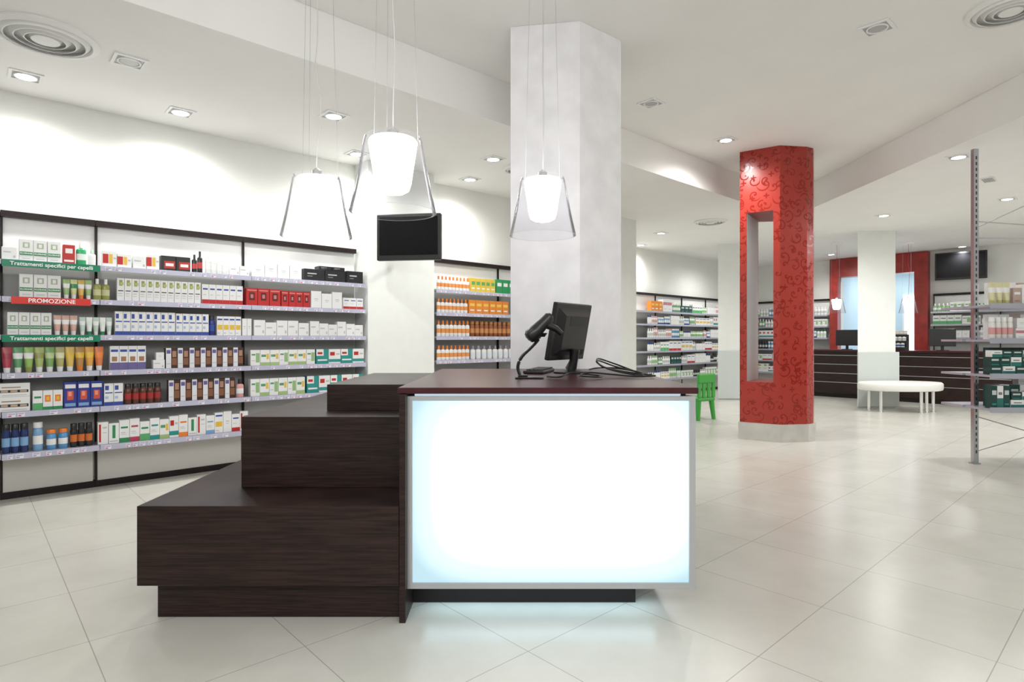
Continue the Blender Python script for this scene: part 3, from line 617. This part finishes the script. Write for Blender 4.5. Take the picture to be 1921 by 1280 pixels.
for i in range(3):
    row(Fr((FD.p(3.38,-.2,0)+FD.y*(-.1+i*.1)).xy,FD.a),.9555+.06+i*.12+.0005,.01,.43,6,[[('k',W_,RD,BL)],[('k',W_,BK,(.5,.5,.5))],[('k',(.7,.6,.5),W_,W_)]][i],.10,'small bottles in the counter rack',of=-.02,parts=False,where='in the counter rack')
bn=ob('bench',None,None,(6.29,9.68,0),label='oval cream padded bench with metal legs beside the pillar',cat='bench')
part('seat',lambda bm:lathe(bm,[(0,.34),(.62,.34),(.65,.35),(.66,.375),(.66,.44),(.65,.46),(.63,.472),(0,.475)],48,sy=.56),[BENCH],bn,True)
for x,y in((-.42,-.18),(-.42,.14),(.18,-.24),(.28,-.22),(.42,.1),(.44,-.14)):
    part('leg',lambda bm:(lathe(bm,[(0,0),(.04,0),(.04,.008),(.023,.012),(.023,.3395),(0,.3395)],14)),[CHROME],bn,True,loc=(x,y,0))
ch=ob('child_chair',None,None,(2.73,8.75,0),math.radians(-150),label='small green plastic child chair',cat='chair')
part('seat',lambda bm:bx(bm,-.18,.18,-.18,.16,.27,.325,0,.018),[GREENP],ch)
for sx in(-1,1):
    for sy in(-1,1):
        part('leg',lambda bm:tube(bm,[(sx*.16,sy*.145,0),(sx*.14,sy*.12,.269)],[.028,.04],10),[GREENP],ch,True)
def bk(bm):
    bx(bm,-.18,.18,.13,.17,.53,.67,0,.018)
    for x in(-.145,-.05,.05,.145): bx(bm,x-.03,x+.03,.135,.165,.326,.5295,0,.004)
part('backrest',bk,[GREENP],ch)

# ---------------------------------------------------------------- steel gondola
gd=ob('display_shelving',None,None,(4.34,5.6,0),label='freestanding galvanised steel shelving with perforated posts',cat='shelf')
def post(bm):
    bx(bm,-.022,.022,-.02,.02,0.012,2.95); bx(bm,-.036,.036,-.03,.03,0,.0115)
    z=.1
    while z<2.9: bx(bm,-.006,.006,-.0208,-.0201,z,z+.03,1); z+=.055
HOLE=mat('slot_dark',(.03,.03,.03),.6)
for x in(0,1.2): part('post',post,[STEEL,HOLE],gd,loc=(x,0,0))
GZ=[1.475,1.165,.85,.55]
for z in GZ:
    part('shelf',lambda bm:(bx(bm,-.1,1.3,-.30,-.021,z-.02,z),bx(bm,-.1,1.3,.021,.30,z-.02,z),bx(bm,-.1,1.3,-.308,-.3005,z-.035,z+.012)),[SHELFM],gd)
for a,b in(((0,.03,2.2),(1.2,.03,2.75)),((0,.03,2.28),(1.2,.03,2.2)),((0,.03,.45),(1.2,.03,.1)),((0,.03,.1),(1.2,.03,.45)),((0,.03,2.12),(1.2,.03,2.12))):
    part('brace',lambda bm:tube(bm,[a,b],.005,6),[STEEL],gd)
FG=Fr((4.34,5.6),0); g3='products on the steel shelving'; wh='on the steel shelving'; kw=dict(where=wh)
row(FG,GZ[0]+.001,-.08,.12,3,[('t',(.66,.62,.36),(.5,.5,.2),W_)],.20,g3,of=.28,**kw); row(FG,GZ[0]+.001,.125,.60,6,['beige','white','beige'],[.15,.18,.15],g3,of=.28,dd=.07,**kw)
row(FG,GZ[0]+.001,.04,.60,7,['white','beige'],.21,g3,of=.13,dd=.07,**kw)
row(FG,GZ[1]+.001,-.07,.14,4,[('s',(.72,.71,.67),W_,PK)],.20,g3,of=.28,**kw); row(FG,GZ[1]+.001,.15,.60,4,['pinkw','red1','white'],.10,g3,of=.28,dd=.07,**kw); row(FG,GZ[1]+.102,.16,.60,5,['white','pinkw'],.09,g3,of=.28,dd=.07,**kw)
row(FG,GZ[1]+.001,.03,.60,6,['pinkw','white','beige'],.23,g3,of=.13,dd=.07,**kw)
row(FG,GZ[2]+.001,-.08,.60,6,['dkteal','wteal'],.075,g3,of=.28,dd=.08,**kw); row(FG,GZ[2]+.077,-.08,.58,7,['dkteal','dkteal','wteal'],.08,g3,of=.28,dd=.08,**kw)
row(FG,GZ[2]+.158,-.06,.40,5,['wteal','dkteal','dkteal'],.06,g3,of=.28,dd=.08,**kw); row(FG,GZ[2]+.001,.03,.60,6,['dkteal'],.24,g3,of=.13,dd=.07,**kw)
row(FG,GZ[3]+.001,-.07,.10,3,['dkteal','wteal'],.20,g3,of=.28,dd=.07,**kw); row(FG,GZ[3]+.001,.105,.60,4,['wteal','dkteal','dkteal'],.075,g3,of=.28,dd=.07,**kw)
row(FG,GZ[3]+.077,.11,.60,5,['dkteal','wteal'],.07,g3,of=.28,dd=.07,**kw); row(FG,GZ[3]+.001,.03,.60,6,['dkteal','wteal'],.20,g3,of=.13,dd=.07,**kw)

# ---------------------------------------------------------------- lights & camera
def area(loc,rot,sx,sy,pw,col=(1,1,1)):
    l=bpy.data.lights.new('area','AREA'); l.shape='RECTANGLE'; l.size=sx; l.size_y=sy; l.energy=pw; l.color=col
    o=bpy.data.objects.new('fill_area_light',l); o.location=loc; o.rotation_euler=rot; COL.objects.link(o)  # area lamps added as general fill, no visible fixture
area((0,-1.0,3.2),(math.radians(38),0,0),5,2,205,(.98,.985,1))
area((5.5,0,2.9),(math.radians(25),0,0),3,2,125,(.98,.985,1))
area((8.5,6,2.95),(0,0,0),3,3,120,(.98,.985,1))
wd=bpy.data.worlds.new('w'); S.world=wd; wd.use_nodes=True; wd.node_tree.nodes['Background'].inputs[0].default_value=(.9,.95,1,1); wd.node_tree.nodes['Background'].inputs[1].default_value=.5
cam=bpy.data.cameras.new('camera'); co=bpy.data.objects.new('camera',cam); COL.objects.link(co)
co.location=(0,0,1.17); co.rotation_euler=(math.pi/2,0,0); cam.lens=36*1120/1921; cam.sensor_width=36; cam.shift_y=-.002; cam.clip_start=.05
S.camera=co
